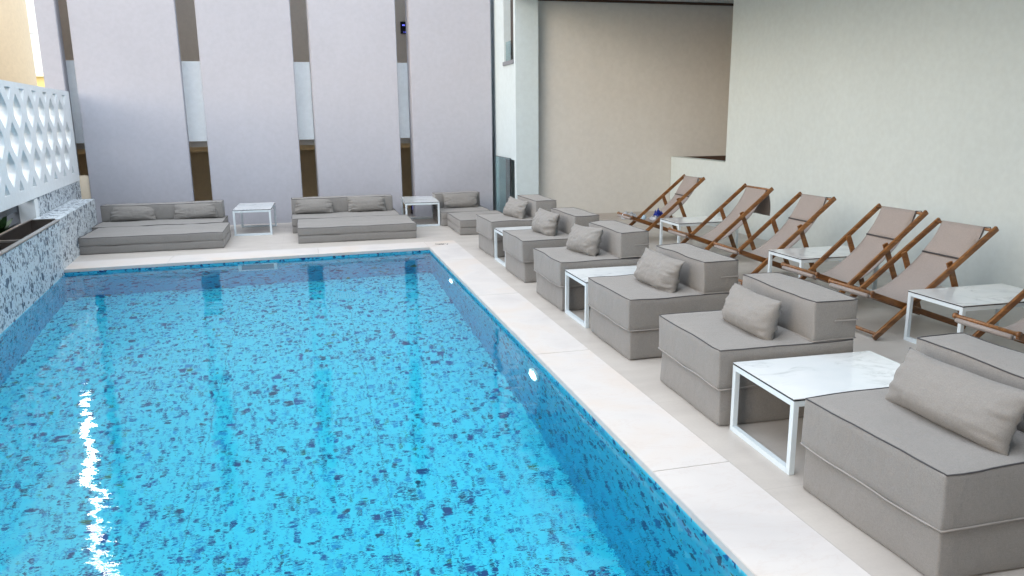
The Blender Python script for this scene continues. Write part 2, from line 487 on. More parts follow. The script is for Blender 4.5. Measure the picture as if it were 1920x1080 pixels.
# ---- a soft box: rounded, bulging, a little lumpy
def soft_box(w, d, h, r=0.012, bulge=0.012, side=0.008, seed=0, n=14):
    bm = bmesh.new()
    def grid(L):
        inner = [-L / 2 + r + (L - 2 * r) * i / n for i in range(n + 1)]
        return [-L / 2, -L / 2 + r * 0.35] + inner + [L / 2 - r * 0.35, L / 2]
    X, Y = grid(w), grid(d)
    nz = max(4, int(n * h / max(w, d)) + 3)
    Z = [-h / 2, -h / 2 + r * 0.35] + [-h / 2 + r + (h - 2 * r) * i / nz for i in range(nz + 1)] + [h / 2 - r * 0.35, h / 2]
    cache = {}
    sd = Vector((seed * 3.1, seed * 1.3, seed * 7.7))
    def vert(p):
        k = (round(p[0], 5), round(p[1], 5), round(p[2], 5))
        if k in cache: return cache[k]
        q = Vector(p)
        c = Vector((max(-w / 2 + r, min(w / 2 - r, q.x)), max(-d / 2 + r, min(d / 2 - r, q.y)), max(-h / 2 + r, min(h / 2 - r, q.z))))
        dv = q - c
        if dv.length > 1e-7: q = c + dv.normalized() * min(dv.length, r) if (abs(dv.x) > 0) + (abs(dv.y) > 0) + (abs(dv.z) > 0) > 1 else q
        u, v, s = 2 * q.x / w, 2 * q.y / d, 2 * q.z / h
        e = lambda t: max(0.0, 1 - abs(t) ** 2.5)
        q.z += (bulge * e(u) * e(v)) * (1 if s > 0.5 else 0)
        q.x += side * e(v) * e(s) * (1 if u > 0 else -1) * (abs(u) > 0.9)
        q.y += side * e(u) * e(s) * (1 if v > 0 else -1) * (abs(v) > 0.9)
        nn = noise.noise_vector(Vector(p) * 3.3 + sd) * 0.010 + noise.noise_vector(Vector(p) * 9 + sd) * 0.0022
        if s < -0.9: nn.z = max(nn.z, 0)
        cache[k] = bm.verts.new(q + nn)
        return cache[k]
    def face(A, B, f, flip):
        for i in range(len(A) - 1):
            for j in range(len(B) - 1):
                vs = [vert(f(A[i], B[j])), vert(f(A[i + 1], B[j])), vert(f(A[i + 1], B[j + 1])), vert(f(A[i], B[j + 1]))]
                bm.faces.new(vs[::-1] if flip else vs)
    face(X, Y, lambda a, b: (a, b, h / 2), False)
    face(X, Y, lambda a, b: (a, b, -h / 2), True)
    face(X, Z, lambda a, b: (a, -d / 2, b), False)
    face(X, Z, lambda a, b: (a, d / 2, b), True)
    face(Y, Z, lambda a, b: (w / 2, a, b), False)
    face(Y, Z, lambda a, b: (-w / 2, a, b), True)
    return bm, sd

def pipe_loop(w, d, z, h, sd, r=0.0035, rr=0.012, n=12, inset=0.002, side=0.0):
    """piping that follows the top (or bottom) seam of a soft box"""
    pts = []
    def P(x, y):
        p = Vector((x, y, z))
        src = Vector((x, y, max(-h / 2, min(h / 2, z))))
        nn = noise.noise_vector(src * 3.3 + sd) * 0.010 + noise.noise_vector(src * 9 + sd) * 0.0022
        pts.append(p + nn)
    a, b = w / 2 - inset, d / 2 - inset
    c = 0.006
    for i in range(n): P(-a + c + (2 * a - 2 * c) * i / n, -b)
    for i in range(n): P(a, -b + c + (2 * b - 2 * c) * i / n)
    for i in range(n): P(a - c - (2 * a - 2 * c) * i / n, b)
    for i in range(n): P(-a, b - c - (2 * b - 2 * c) * i / n)
    bm = bmesh.new(); tube(bm, pts, r, 6, closed=True)
    return bm

def cushion(name, parent, w, d, h, loc, seed, bulge=0.012, side=0.006, n=14, bottom_pipe=False, light=False):
    bm, sd = soft_box(w, d, h, 0.012, bulge, side, seed, n)
    o = link_mesh(name, bm, M['cushion'], parent, True, loc)
    pb = pipe_loop(w, d, h / 2 - 0.001, h, sd, 0.0032)
    link_mesh('piping', pb, M['piping_light'] if light else M['piping'], o, True)
    if bottom_pipe:
        pb = pipe_loop(w, d, -h / 2 + 0.004, h, sd, 0.0045, inset=-0.001)
        link_mesh('piping', pb, M['piping_light'], o, True)
    return o

def copy_tree(o, parent=None):
    c = o.copy(); C.objects.link(c); c.parent = parent
    for ch in list(o.children): copy_tree(ch, c)
    return c

# ---- a stuffed pillow standing on its long edge: length along x, height along z
def pillow_mesh(L=0.60, H=0.30, T=0.16, seed=0, flop=0.0):
    cr_ = 0.45 if seed in (1.0, 2.0) else (0.6 if seed >= 10 else 0.75)
    bm = bmesh.new(); nu, nv = 44, 24
    sd = Vector((seed * 5.3, seed * 2.9, seed))
    def P(i, j, s):
        u = -1 + 2 * i / nu; v = -1 + 2 * j / nv
        # outline drawn in at mid edges, corners pointed
        x = u * L / 2 * (1 - 0.055 * (1 - v * v)); z = v * H / 2 * (1 - 0.075 * (1 - u * u))
        e = max(0.0, (1 - abs(u) ** 3.2)) * max(0.0, (1 - abs(v) ** 2.6))
        t = T / 2 * e ** 0.52
        # sag: fuller at the bottom
        t *= 1 - 0.20 * v
        end = max(0, abs(u) - 0.45) / 0.55
        wr = math.sin(v * 9 + 2.2 * noise.noise(Vector((u * 2, v * 2, s)) + sd) * 3 + seed) * 0.016 * end ** 1.2
        wr += abs(noise.noise(Vector((u * 2.2, v * 5.0, s * 3)) + sd)) * 0.032 * (0.3 + end)
        wr += abs(noise.noise(Vector((u * 5.2, v * 4.0, s * 3)) + sd)) * 0.009
        wr *= cr_
        t2 = t + s * 0 - wr * min(1, t / 0.02)
        y = s * t2 + flop * (v + 1) ** 2 * 0.03 + noise.noise(Vector((u, v, 0)) + sd) * 0.008
        z += noise.noise(Vector((u * 1.5, v, 4)) + sd) * 0.008
        return Vector((x, y, z))
    F = {}
    for s in (-1, 1):
        for i in range(nu + 1):
            for j in range(nv + 1):
                edge = i in (0, nu) or j in (0, nv)
                if s == 1 and edge: F[(i, j, 1)] = F[(i, j, -1)]; continue
                F[(i, j, s)] = bm.verts.new(P(i, j, s))
    for s in (-1, 1):
        for i in range(nu):
            for j in range(nv):
                vs = [F[(i, j, s)], F[(i + 1, j, s)], F[(i + 1, j + 1, s)], F[(i, j + 1, s)]]
                bm.faces.new(vs if s == -1 else vs[::-1])
    return bm

def pillow(loc, rz, tilt, label, group, seed, L=0.60, H=0.30, T=0.17, roll=0.0, flap=True, flop=0.3):
    """loc: the bottom middle; faces -y before rotation; tilt leans it back (top away from -y)"""
    o = link_mesh('pillow', pillow_mesh(L, H, T, seed, flop), M['pillow'], None, True)
    mw = Matrix.Translation(loc) @ Matrix.Rotation(rz, 4, 'Z') @ Matrix.Rotation(-tilt, 4, 'X') @ Matrix.Rotation(roll, 4, 'Y') @ Matrix.Translation((0, 0, H / 2 - 0.012))
    o.matrix_world = mw
    tag(o, label, 'pillow', group)
    if flap:
        bm = bmesh.new()
        pts = [(-L / 2 + 0.03, 0.03, -H * 0.42), (-L / 2 + 0.01, 0.075, -H * 0.42), (-L / 2 - 0.01, 0.09, -H * 0.05), (-L / 2 + 0.02, 0.04, 0.0)]
        a = [bm.verts.new(p) for p in pts]; b = [bm.verts.new((p[0] + 0.007, p[1] + 0.004, p[2])) for p in pts]
        bm.faces.new(a); bm.faces.new(b[::-1])
        for i in range(4): bm.faces.new((a[i], b[i], b[(i + 1) % 4], a[(i + 1) % 4]))
        bmesh.ops.recalc_face_normals(bm, faces=bm.faces[:])
        link_mesh('flap', bm, M['pillow'], o)
    return o

# ================================================================== SETTING
def LX(y, off=0.0):                       # the pool's left wall runs slightly askew
    return -2.66 - 0.082 * (y - 7.46) - off * 1.0034
def far_in(x): return 10.46 + 0.058 * x   # far edge of the pool
YN = 0.6                                   # near end of the pool, out of view
ZB = -1.42
XI, XO = 1.59, 2.02

def st(o): o['kind'] = 'structure'; return o

# pool shell: floor and walls (left wall carries on up as the terrazzo block)
bm = bmesh.new()
t_ = 0.15
add_prism(bm, [(LX(YN) - 0.1, YN - 0.1), (XI + 0.02, YN - 0.1), (XI + 0.02, 10.7), (-3.1, 10.5)], ZB - 0.15, ZB)
st(link_mesh('pool_floor', bm, M['pool_terrazzo']))
bm = bmesh.new()
add_prism(bm, [(XI + 0.012, YN - 0.2), (XI + 0.4, YN - 0.2), (XI + 0.4, 10.9), (XI + 0.012, 10.9)], ZB - 0.2, -0.03)
add_prism(bm, [(-3.3, far_in(-3.3) + 0.012), (XI + 0.012, far_in(XI + 0.012) + 0.012), (XI + 0.012, 10.9), (-3.3, 10.9)], ZB - 0.2, -0.03)
add_prism(bm, [(-3.0, YN - 0.5), (XI + 0.012, YN - 0.5), (XI + 0.012, YN), (-3.0, YN)], ZB - 0.2, -0.03)
st(link_mesh('pool_wall', bm, M['pool_wall_terrazzo']))

# water: the box reaches behind the pool walls, only its top shows
bm = bmesh.new()
add_prism(bm, [(LX(YN - 0.3) - 0.12, YN - 0.3), (XI + 0.2, YN - 0.3), (XI + 0.2, 10.75), (LX(10.6) - 0.12, 10.6)], ZB - 0.10, -0.060)
w = st(link_mesh('water', bm, M['water']))

# deck: sheets round the pool
bm = bmesh.new()
add_box(bm, XO, 8.6, -3.0, 11.0, -0.12, 0.0)
add_prism(bm, [(-4.2, 10.80), (-2.9, 10.85), (-0.7, 11.01), (XO, 11.06), (XO, 11.0), (8.6, 11.0), (8.6, 15.6), (-4.2, 15.6)][0:4] + [(XO, 15.6), (-4.2, 15.6)], -0.12, 0.0)
add_box(bm, XO, 8.6, 11.0, 15.6, -0.12, 0.0)
add_box(bm, -4.2, XO, -3.0, YN - 0.4, -0.12, 0.0)
bmesh.ops.remove_doubles(bm, verts=bm.verts[:], dist=1e-5)
st(link_mesh('deck', bm, M['deck']))

# coping slabs with fine joints
bm = bmesh.new()
g_ = 0.0008
ys = [YN - 0.4, 1.25, 3.32, 5.38, 7.44, 9.50]
for a, b in zip(ys[:-1], ys[1:]):
    add_box(bm, XI, XO - 0.001, a + g_, b - g_, -0.034, 0.003)
add_prism(bm, [(XI, 9.50 + g_), (XO - 0.001, 9.50 + g_), (XO - 0.001, 11.055), (XI + 0.44, 11.055), (XI, far_in(XI))], -0.034, 0.003)
def far_out(x):
    return 10.85 + (x + 2.9) / 2.2 * 0.16 if x < -0.7 else 11.01 + (x + 0.7) / 2.72 * 0.05
xs = [-3.1, -1.75, 0.1, XI]
for a, b in zip(xs[:-1], xs[1:]):
    pts = [(a + g_, far_in(a)), (b - g_, far_in(b)), (b - g_, far_out(b))]
    if a < -0.7 < b: pts.append((-0.7, far_out(-0.7)))
    pts.append((a + g_, far_out(a)))
    add_prism(bm, pts, -0.034, 0.003)
add_prism(bm, [(XI, far_in(XI) + 0.0), (XI + 0.44, 11.055), (XI, far_out(XI))], -0.034, 0.003)
add_box(bm, -3.0, XI - g_, YN - 0.4, YN, -0.034, 0.003)
bmesh.ops.bevel(bm, geom=[e for e in bm.edges if abs(e.verts[0].co.z - 0.003) < 1e-4 and abs(e.verts[1].co.z - 0.003) < 1e-4], offset=0.003, segments=2, affect='EDGES')
st(link_mesh('pool_coping', bm, M['coping']))

# depth marking on the coping corner (reads from the far side)
def text_obj(body, size, m, loc, rot, name, sx=1.0):
    cu = bpy.data.curves.new(name, 'FONT'); cu.body = body; cu.size = size; cu.align_x = 'CENTER'; cu.align_y = 'CENTER'
    cu.extrude = 0.0006; cu.offset = 0.0016
    o = bpy.data.objects.new(name, cu); C.objects.link(o); cu.materials.append(m)
    o.location = loc; o.rotation_euler = rot; o.scale = (sx, 1, 1)
    me = bpy.data.meshes.new_from_object(o.evaluated_get(bpy.context.evaluated_depsgraph_get()))
    q = bpy.data.objects.new(name, me); C.objects.link(q); q.location = loc; q.rotation_euler = rot; q.scale = (sx, 1, 1)
    bpy.data.objects.remove(o); q['kind'] = 'structure'
    return q
dm = text_obj('1.40m', 0.13, M['ink'], (1.80, 10.76, 0.005), (0, 0, R(162)), 'depth_marking', 0.62)
tag(dm, 'small dark depth lettering on the far right corner of the white coping', 'marking')

# ground beyond
bm = bmesh.new(); 
for q in (((-400, -400), (-4.2, -400), (-4.2, 600), (-400, 600)), ((8.6, -400), (400, -400), (400, 600), (8.6, 600)), ((-4.2, 15.6), (8.6, 15.6), (8.6, 600), (-4.2, 600)), ((-4.2, -400), (8.6, -400), (8.6, -3.0), (-4.2, -3.0))):
    bm.faces.new([bm.verts.new((x, y, -0.20)) for x, y in q])
st(link_mesh('ground', bm, M['ground']))

# ---- left: terrazzo block, steel trough, upper wall, lattice screen
def skew_box(bm, o0, o1, y0, y1, z0, z1, mi=0):
    """box laid along the pool's left wall; offsets measured leftwards"""
    add_prism(bm, [(LX(y0, o1), y0), (LX(y0, o0), y0), (LX(y1, o0), y1), (LX(y1, o1), y1)], z0, z1, mi)
YT = 10.42
t = empty('terrazzo_block', (LX(7), 7, 0), 0, 'white terrazzo wall with navy chips rising from the left side of the pool', 'wall')
def under(root, o):
    o.parent = root; o.matrix_parent_inverse = Matrix.Translation(-Vector(root.location)); return o
bm = bmesh.new()
skew_box(bm, 0, 0.028, YN - 0.6, YT, ZB - 0.2, 0.575)
skew_box(bm, 0.028, 0.33, YN - 0.6, YT, ZB - 0.2, 0.22)
skew_box(bm, 0, 0.30, YT, 13.05, ZB - 0.2, 0.60)
under(t, link_mesh('terrazzo_face', bm, M['wall_terrazzo']))
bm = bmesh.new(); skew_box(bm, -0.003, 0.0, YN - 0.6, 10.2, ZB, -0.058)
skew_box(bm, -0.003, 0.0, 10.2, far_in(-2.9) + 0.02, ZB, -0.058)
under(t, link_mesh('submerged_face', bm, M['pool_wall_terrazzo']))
t = empty('water_trough', (LX(7), 7, 0.3), 0, 'brushed steel overflow trough set in the top of the terrazzo wall', 'trough')
bm = bmesh.new()
skew_box(bm, 0.03, 0.036, YN - 0.5, YT - 0.01, 0.27, 0.585)
skew_box(bm, 0.036, 0.312, YN - 0.5, YT - 0.016, 0.27, 0.276)
skew_box(bm, 0.306, 0.312, YN - 0.5, YT - 0.01, 0.276, 0.60)
skew_box(bm, 0.036, 0.306, YT - 0.016, YT - 0.010, 0.276, 0.60)
under(t, link_mesh('channel', bm, M['steel']))
bm = bmesh.new()
skew_box(bm, -0.012, 0.040, YN - 0.5, YT - 0.005, 0.586, 0.598)
under(t, link_mesh('front_rim', bm, M['steel_rim']))
bm = bmesh.new(); skew_box(bm, 0.285, 0.320, YN - 0.5, YT - 0.005, 0.601, 0.613)
under(t, link_mesh('back_rim', bm, M['steel_rim']))
bm = bmesh.new(); skew_box(bm, 0.036, 0.285, YT - 0.045, YT - 0.017, 0.601, 0.612); under(t, link_mesh('end_rim', bm, M['steel_rim']))
for yy in (8.85, 6.3, 3.8):
    bm = bmesh.new(); skew_box(bm, 0.04, 0.285, yy, yy + 0.05, 0.555, 0.575); under(t, link_mesh('brace', bm, M['steel_rim']))
bm = bmesh.new(); skew_box(bm, 0.06, 0.10, 9.85, 9.90, 0.277, 0.56); under(t, link_mesh('pipe', bm, M['dark_frame']))

bm = bmesh.new(); skew_box(bm, 0.31, 0.50, 10.88, 13.86, 0.0, 0.825)
tag(link_mesh('terrazzo_upper_wall', bm, M['wall_terrazzo']), 'speckled terrazzo wall under the far end of the white lattice screen', 'wall')
bm = bmesh.new(); skew_box(bm, 0.30, 0.48, 10.70, 10.877, 0.22, 0.822)
tag(link_mesh('white_post', bm, M['screen_white']), 'short white post under the lattice at the end of the planter', 'post')

# planter bed under the lattice
t = empty('planter', (LX(8), 8, 0), 0, 'dark planter bed with leafy plants under the white lattice screen', 'planter')
bm = bmesh.new(); skew_box(bm, 0.335, 1.10, YN, 10.70, 0.0, 0.40); under(t, link_mesh('soil_bed', bm, M['soil']))
bm = bmesh.new(); skew_box(bm, 1.10, 1.22, YN, 10.70, 0.0, 0.83); skew_box(bm, 0.48, 1.22, 10.72, 10.87, 0.0, 0.80); under(t, link_mesh('back_wall', bm, M['grey_conc']))
bm = bmesh.new(); skew_box(bm, 0.50, 0.56, YN, 10.69, 0.685, 0.828)
tag(link_mesh('planter_beam', bm, M['grey_conc']), 'long grey beam hung beneath the white lattice screen', 'beam')

def leafy(name, x, y, z, label, n=26, s=0.22, seed=1):
    rnd = random.Random(seed)
    e = empty(name, (x, y, z), 0, label, 'plant', 'plants in the planter bed')
    bm = bmesh.new()
    for i in range(n):
        a = rnd.uniform(0, 2 * PI); el = rnd.uniform(0.25, 1.3); L = s * rnd.uniform(0.6, 1.2); wd = L * 0.17
        prev = None
        for k in range(6):
            f = k / 5
            droop = f * f * 0.6
            r = L * f * math.cos(el); h = L * (f * math.sin(el) - droop * 0.5 * math.cos(el)) + 0.03
            c = Vector((math.cos(a) * r, math.sin(a) * r, h)); sd = Vector((-math.sin(a), math.cos(a), 0)) * wd * math.sin(PI * min(0.97, f * 0.9 + 0.08))
            cur = (bm.verts.new(c - sd), bm.verts.new(c + sd))
            if prev: bm.faces.new((prev[0], prev[1], cur[1], cur[0]))
            prev = cur
    link_mesh('leaves', bm, M['leaf'], e, True)
    bm = bmesh.new(); tube(bm, [(0, 0, -0.02), (0.005, 0, 0.06)], 0.01, 6); link_mesh('stem', bm, M['leaf'], e)
    return e
leafy('leafy_plant', LX(10.3, 0.62), 10.25, 0.40, 'dark leafy plant in the planter nearest the short white post', 30, 0.30, 3)
leafy('leafy_plant', LX(9.3, 0.62), 9.15, 0.40, 'dark leafy plant in the planter at the left edge of the photo', 30, 0.26, 5)
fl = empty('orange_flower', (LX(9.75, 0.60), 9.75, 0.40), 0, 'orange blossom among the dark planter leaves', 'flower')
bm = bmesh.new()
for k in range(9):
    a = k * 0.698; c = Vector((math.cos(a) * 0.04, math.sin(a) * 0.04, 0.17))
    bmesh.ops.create_icosphere(bm, subdivisions=1, radius=0.035, matrix=Matrix.Translation(c) @ Matrix.Diagonal((1, 1, 0.6, 1)))
link_mesh('petals', bm, M['terracotta'], fl, True)
bm = bmesh.new(); tube(bm, [(0, 0, -0.02), (0.005, 0.01, 0.1), (0, 0, 0.16)], 0.006, 6); link_mesh('stem', bm, M['leaf'], fl)

# lattice screen: a plate pierced by elongated hexagons
def lattice():
    z0, z1 = 0.83, 2.205
    y0, y1 = 2.0, 13.84
    s1 = (y1 - y0)
    cu = bpy.data.curves.new('lattice', 'CURVE'); cu.dimensions = '2D'; cu.fill_mode = 'BOTH'; cu.extrude = 0.055
    def poly(pts):
        sp = cu.splines.new('POLY'); sp.points.add(len(pts) - 1)
        for q, (a, b) in zip(sp.points, pts): q.co = (a, b, 0, 1)
        sp.use_cyclic_u = True
    poly([(y0, z0), (y1, z0), (y1, z1), (y0, z1)])
    pitch = 0.636
    def rounded(pts, r=0.015):
        out = []; n = len(pts)
        for i in range(n):
            p = Vector(pts[i]); a = Vector(pts[i - 1]); b = Vector(pts[(i + 1) % n])
            da = (a - p); db = (b - p); ra = min(r * 1.6, da.length * 0.4); rb = min(r * 1.6, db.length * 0.4)
            A = p + da.normalized() * ra; B = p + db.normalized() * rb
            for k in range(4):
                f = k / 3; out.append(tuple(A * (1 - f) ** 2 + p * 2 * f * (1 - f) + B * f * f))
        return out
    # rows by centre height; odd rows shifted by half a pitch
    hh, wd = 0.205, 0.182
    rows = [(1.875, 0.0), (1.552, 0.5), (1.230, 0.0)]
    for zc, sh in rows:
        k = 0
        y = 13.056 - pitch * sh
        ys = []
        yy = y + pitch * 2
        while yy > y0 + 0.25:
            if yy < y1 - 0.20: ys.append(yy)
            yy -= pitch
        for c in ys:
            poly(rounded([(c, zc + hh), (c + wd, zc + 0.055), (c + wd, zc - 0.055), (c, zc - hh), (c - wd, zc - 0.055), (c - wd, zc + 0.055)]))
    # half openings at top and bottom
    yy = 13.056 + pitch * 1.5
    while yy > y0 + 0.3:
        if yy < y1 - 0.2:
            poly(rounded([(yy - 0.13, 2.14), (yy + 0.13, 2.14), (yy, 1.985)], 0.012))
            poly(rounded([(yy - 0.12, 0.965), (yy, 1.10), (yy + 0.12, 0.965)], 0.012))
        yy -= pitch
    tmp = bpy.data.objects.new('tmp', cu); C.objects.link(tmp)
    dg = bpy.context.evaluated_depsgraph_get()
    me = bpy.data.meshes.new_from_object(tmp.evaluated_get(dg))
    bpy.data.objects.remove(tmp); bpy.data.curves.remove(cu)
    me.materials.clear(); me.materials.append(M['screen_white'])
    # curve plane (y, z, thickness) -> world
    for v in me.vertices:
        yv, zv, th = v.co
        v.co = (LX(yv, 0.355 + th * 1.0), yv, zv)
    bmx = bmesh.new(); bmx.from_mesh(me)
    bmesh.ops.remove_doubles(bmx, verts=bmx.verts[:], dist=1e-5)
    bmesh.ops.recalc_face_normals(bmx, faces=bmx.faces[:])
    bmx.to_mesh(me); bmx.free()
    o = bpy.data.objects.new('lattice_screen', me); C.objects.link(o)
    tag(o, 'white pierced lattice screen above the terrazzo wall on the left', 'screen')
lattice()

# ---- facade of tall lavender panels
FY, FT = 13.95, 0.30
TOP = 11.0
skewj = -0.085
PTOP = 5.2
PX = [(-3.835, -3.545, 'narrow lavender wall panel at the far left beside the bright sky gap'),
      (-3.38, -1.83, 'tall lavender wall panel behind the left sofa'),
      (-1.535, -0.066, 'tall lavender wall panel behind the small marble table and sofa end'),
      (0.215, 1.655, 'tall lavender wall panel behind the middle sofa'),
      (1.885, 3.318, 'tall lavender wall panel behind the single armless sofa')]
for a, b, lab in PX:
    bm = bmesh.new()
    s = skewj * FT
    add_prism(bm, [(a, FY), (b, FY), (b + s, FY + FT), (a + s, FY + FT)], 0.0, PTOP)
    bmesh.ops.bevel(bm, geom=[e for e in bm.edges if abs(e.verts[0].co.x - e.verts[1].co.x) < 1e-4 and abs(e.verts[0].co.y - e.verts[1].co.y) < 1e-4], offset=0.012, segments=2, affect='EDGES')
    tag(link_mesh('wall_panel', bm, M['lavender']), lab, 'wall panel', 'tall lavender wall panels of the facade')
# cream infill at the foot of the first gap
bm = bmesh.new(); add_box(bm, -3.56, -3.37, FY + 0.05, FY + 0.28, 0.0, 0.885)
tag(link_mesh('low_wall', bm, M['cream']), 'low cream wall stub between the first two lavender panels', 'wall')
# balcony parapets seen through the gaps
bm = bmesh.new(); add_prism(bm, [(-3.835, FY - 0.003), (3.318, FY - 0.003), (3.318 - 0.0255, FY + FT), (-3.835 - 0.0255, FY + FT)], PTOP + 0.002, TOP)
tag(link_mesh('upper_facade', bm, M['lavender']), 'plain lavender upper facade carried by the tall panels, above the picture', 'wall')
for z0, z1, lab in ((1.40, 2.70, 'white balcony parapet behind the lavender panels at mid height'),):
    bm = bmesh.new(); add_box(bm, -3.72, 3.40, FY + FT + 0.012, FY + FT + 0.12, z0, z1)
    tag(link_mesh('balcony_parapet', bm, M['parapet']), lab, 'parapet')
bm = bmesh.new(); add_box(bm, -3.9, 3.6, 14.40, 15.0, 1.30, 1.45)
st(link_mesh('gallery_floor', bm, M['tan']))
bm = bmesh.new(); add_box(bm, -4.2, 3.6, 15.5, 15.7, 1.556, 6.0)
tag(link_mesh('rear_wall', bm, M['tan']), 'tan inner wall seen through the upper slits between the panels', 'wall')
bm = bmesh.new(); add_box(bm, -4.2, 3.6, 15.501, 15.7, 0.0, 1.55); add_box(bm, -4.2, 3.6, 15.46, 15.5, 1.17, 1.19)
tag(link_mesh('lower_rear_wall', bm, M['brown']), 'golden brown inner wall seen through the slits below the parapet', 'wall')
bm = bmesh.new(); add_prism(bm, [(-3.90, 14.27), (-3.82, 14.27), (-4.10, 15.5), (-4.19, 15.5)], 0.0, 6.0)  # hidden wall added to keep side light out of the gallery
tag(link_mesh('gallery_light_blocker', bm, M['tan']), 'tan light-blocking wall added behind the narrow far left panel', 'wall')
# control screen on the inner wall
e = empty('wall_display', (1.986, 15.497, 3.42), 0, 'small black display with blue icons on the tan wall in the slit', 'display')
bm = bmesh.new(); add_box(bm, -0.065, 0.065, -0.02, 0.0, -0.11, 0.11); link_mesh('screen', bm, M['screen'], e)
for a_, b_, c_, d_ in ((-0.03, 0.02, 0.035, 0.06), (-0.01, 0.004, -0.085, -0.07), (0.02, 0.034, -0.085, -0.07)):
    bm = bmesh.new(); add_box(bm, a_, b_, -0.024, -0.0203, c_, d_); link_mesh('icon', bm, M['glow_blue'], e)
e = empty('floor_box', (1.93, 14.55, 0.0), 0, 'small dark blue box standing on the floor inside the slit behind the table', 'box')
bm = bmesh.new(); add_box(bm, -0.06, 0.06, -0.06, 0.06, 0, 0.2); bmesh.ops.bevel(bm, geom=bm.edges[:], offset=0.006, segments=2, affect='EDGES'); link_mesh('case', bm, M['screen'], e)
bm = bmesh.new(); add_box(bm, -0.04, 0.04, -0.066, -0.061, 0.08, 0.15); link_mesh('light_strip', bm, M['glow_blue'], e)

# ---- white block with window and doorway, recess wall, beam, right wall
BX = 3.396
tb = empty('white_block', (BX, 12.6, 0), 0, 'tall pale blue white block with slim window and doorway at the facade corner', 'building')
bm = bmesh.new()
# left face built round the openings (x from BX to BX+.38)
x0, x1 = BX, BX + 0.385
add_box(bm, x0, x1, 12.60, 12.712, 0, TOP)
add_box(bm, x0, x1, 12.712, 13.34, 1.04, 2.60)      # between door head and window sill
add_box(bm, x0, x1, 13.34, 16.5, 1.04, TOP)
add_box(bm, x0 + 0.30, x1, 12.712, 13.34, 2.60, TOP)
add_box(bm, x0, x1, 13.75, 16.5, 0, 1.04)
add_box(bm, x0, x1, 12.712, 13.34, 5.6, TOP) if False else None
add_box(bm, x0 + 0.30, x1, 12.712, 13.75, 0, 1.04)
ob = link_mesh('wall', bm, M['cool_wall']); under(tb, ob)
bm = bmesh.new(); add_box(bm, x0 + 0.12, x0 + 0.16, 12.712, 13.34, 2.665, 5.9); wn = under(tb, link_mesh('window', bm, M['dark_frame']))
bm = bmesh.new(); add_box(bm, x0 - 0.02, x0 + 0.12, 12.70, 13.37, 2.600, 2.66); sl_ = link_mesh('sill', bm, M['grey_conc']); sl_.parent = wn
bm = bmesh.new(); add_box(bm, x0 + 0.02, x0 + 0.028, 12.95, 13.30, 2.66, 2.98); gp = link_mesh('glass_rail', bm, M['glass']); gp.parent = wn
bm = bmesh.new(); add_box(bm, x0 + 0.12, x0 + 0.15, 12.712, 13.75, 0.0, 1.04); under(tb, link_mesh('door', bm, M['dark_frame']))
# glass balustrade before the doorway
e = empty('glass_balustrade', (3.36, 13.2, 0), 0, 'greenish frameless glass balustrade in front of the dark doorway', 'balustrade')
bm = bmesh.new(); add_prism(bm, [(3.352, 12.86), (3.364, 12.86), (3.364, 13.88), (3.352, 13.88)], 0.02, 1.06); under(e, link_mesh('glass_pane', bm, M['glass']))
bm = bmesh.new(); add_box(bm, 3.350, 3.366, 12.85, 13.88, 1.0605, 1.068); add_box(bm, 3.350, 3.366, 12.850, 12.8595, 0.02, 1.0605); under(e, link_mesh('edge_trim', bm, M['black']))
bm = bmesh.new(); add_box(bm, 3.335, 3.38, 12.86, 13.88, 0.0, 0.0195); under(e, link_mesh('channel', bm, M['steel_rim']))

RY = 12.75
t = empty('recess_wall', (5.5, RY, 0), 0, 'warm grey back wall of the recess behind the far loungers', 'wall')
bm = bmesh.new(); add_box(bm, BX + 0.385, 8.4, RY, RY + 0.3, 0, TOP); under(t, link_mesh('wall_face', bm, M['recess']))
bm = bmesh.new(); add_box(bm, BX + 0.386, 6.26, RY - 0.016, RY - 0.0005, 0.0, 0.085); under(t, link_mesh('skirting', bm, M['deck']))
# stair opening behind the parapet
bm = bmesh.new(); add_box(bm, 6.40, 8.1, RY - 0.10, RY - 0.001, 0.0, 1.03)
tag(link_mesh('stair_kerb', bm, M['deep_brown']), 'dark brown ledge glimpsed behind the white parapet', 'ledge')
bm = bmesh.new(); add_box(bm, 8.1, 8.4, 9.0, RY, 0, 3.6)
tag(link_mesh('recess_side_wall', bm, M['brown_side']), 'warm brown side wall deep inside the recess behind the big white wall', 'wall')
t = empty('white_garden_wall', (6.27, 5, 0), 0, 'large white plaster wall with low parapet behind the deckchairs', 'wall')
bm = bmesh.new()
prof = [(-3.0, 0), (12.74, 0), (12.74, 1.035), (10.88, 1.035), (10.88, 3.62), (-3.0, 3.62)]
a = [bm.verts.new((6.27, y, z)) for y, z in prof]; b = [bm.verts.new((6.45, y, z)) for y, z in prof]
bm.faces.new(a); bm.faces.new(b[::-1])
for i in range(6): bm.faces.new((a[i], b[i], b[(i + 1) % 6], a[(i + 1) % 6]))
bmesh.ops.recalc_face_normals(bm, faces=bm.faces[:])
bmesh.ops.bevel(bm, geom=[e for e in bm.edges if abs(e.verts[0].co.y - 10.88) < 1e-3 and abs(e.verts[1].co.y - 10.88) < 1e-3 and abs(e.verts[0].co.z - e.verts[1].co.z) > 1], offset=0.015, segments=3, affect='EDGES')
under(t, link_mesh('wall_face', bm, M['white_wall']))
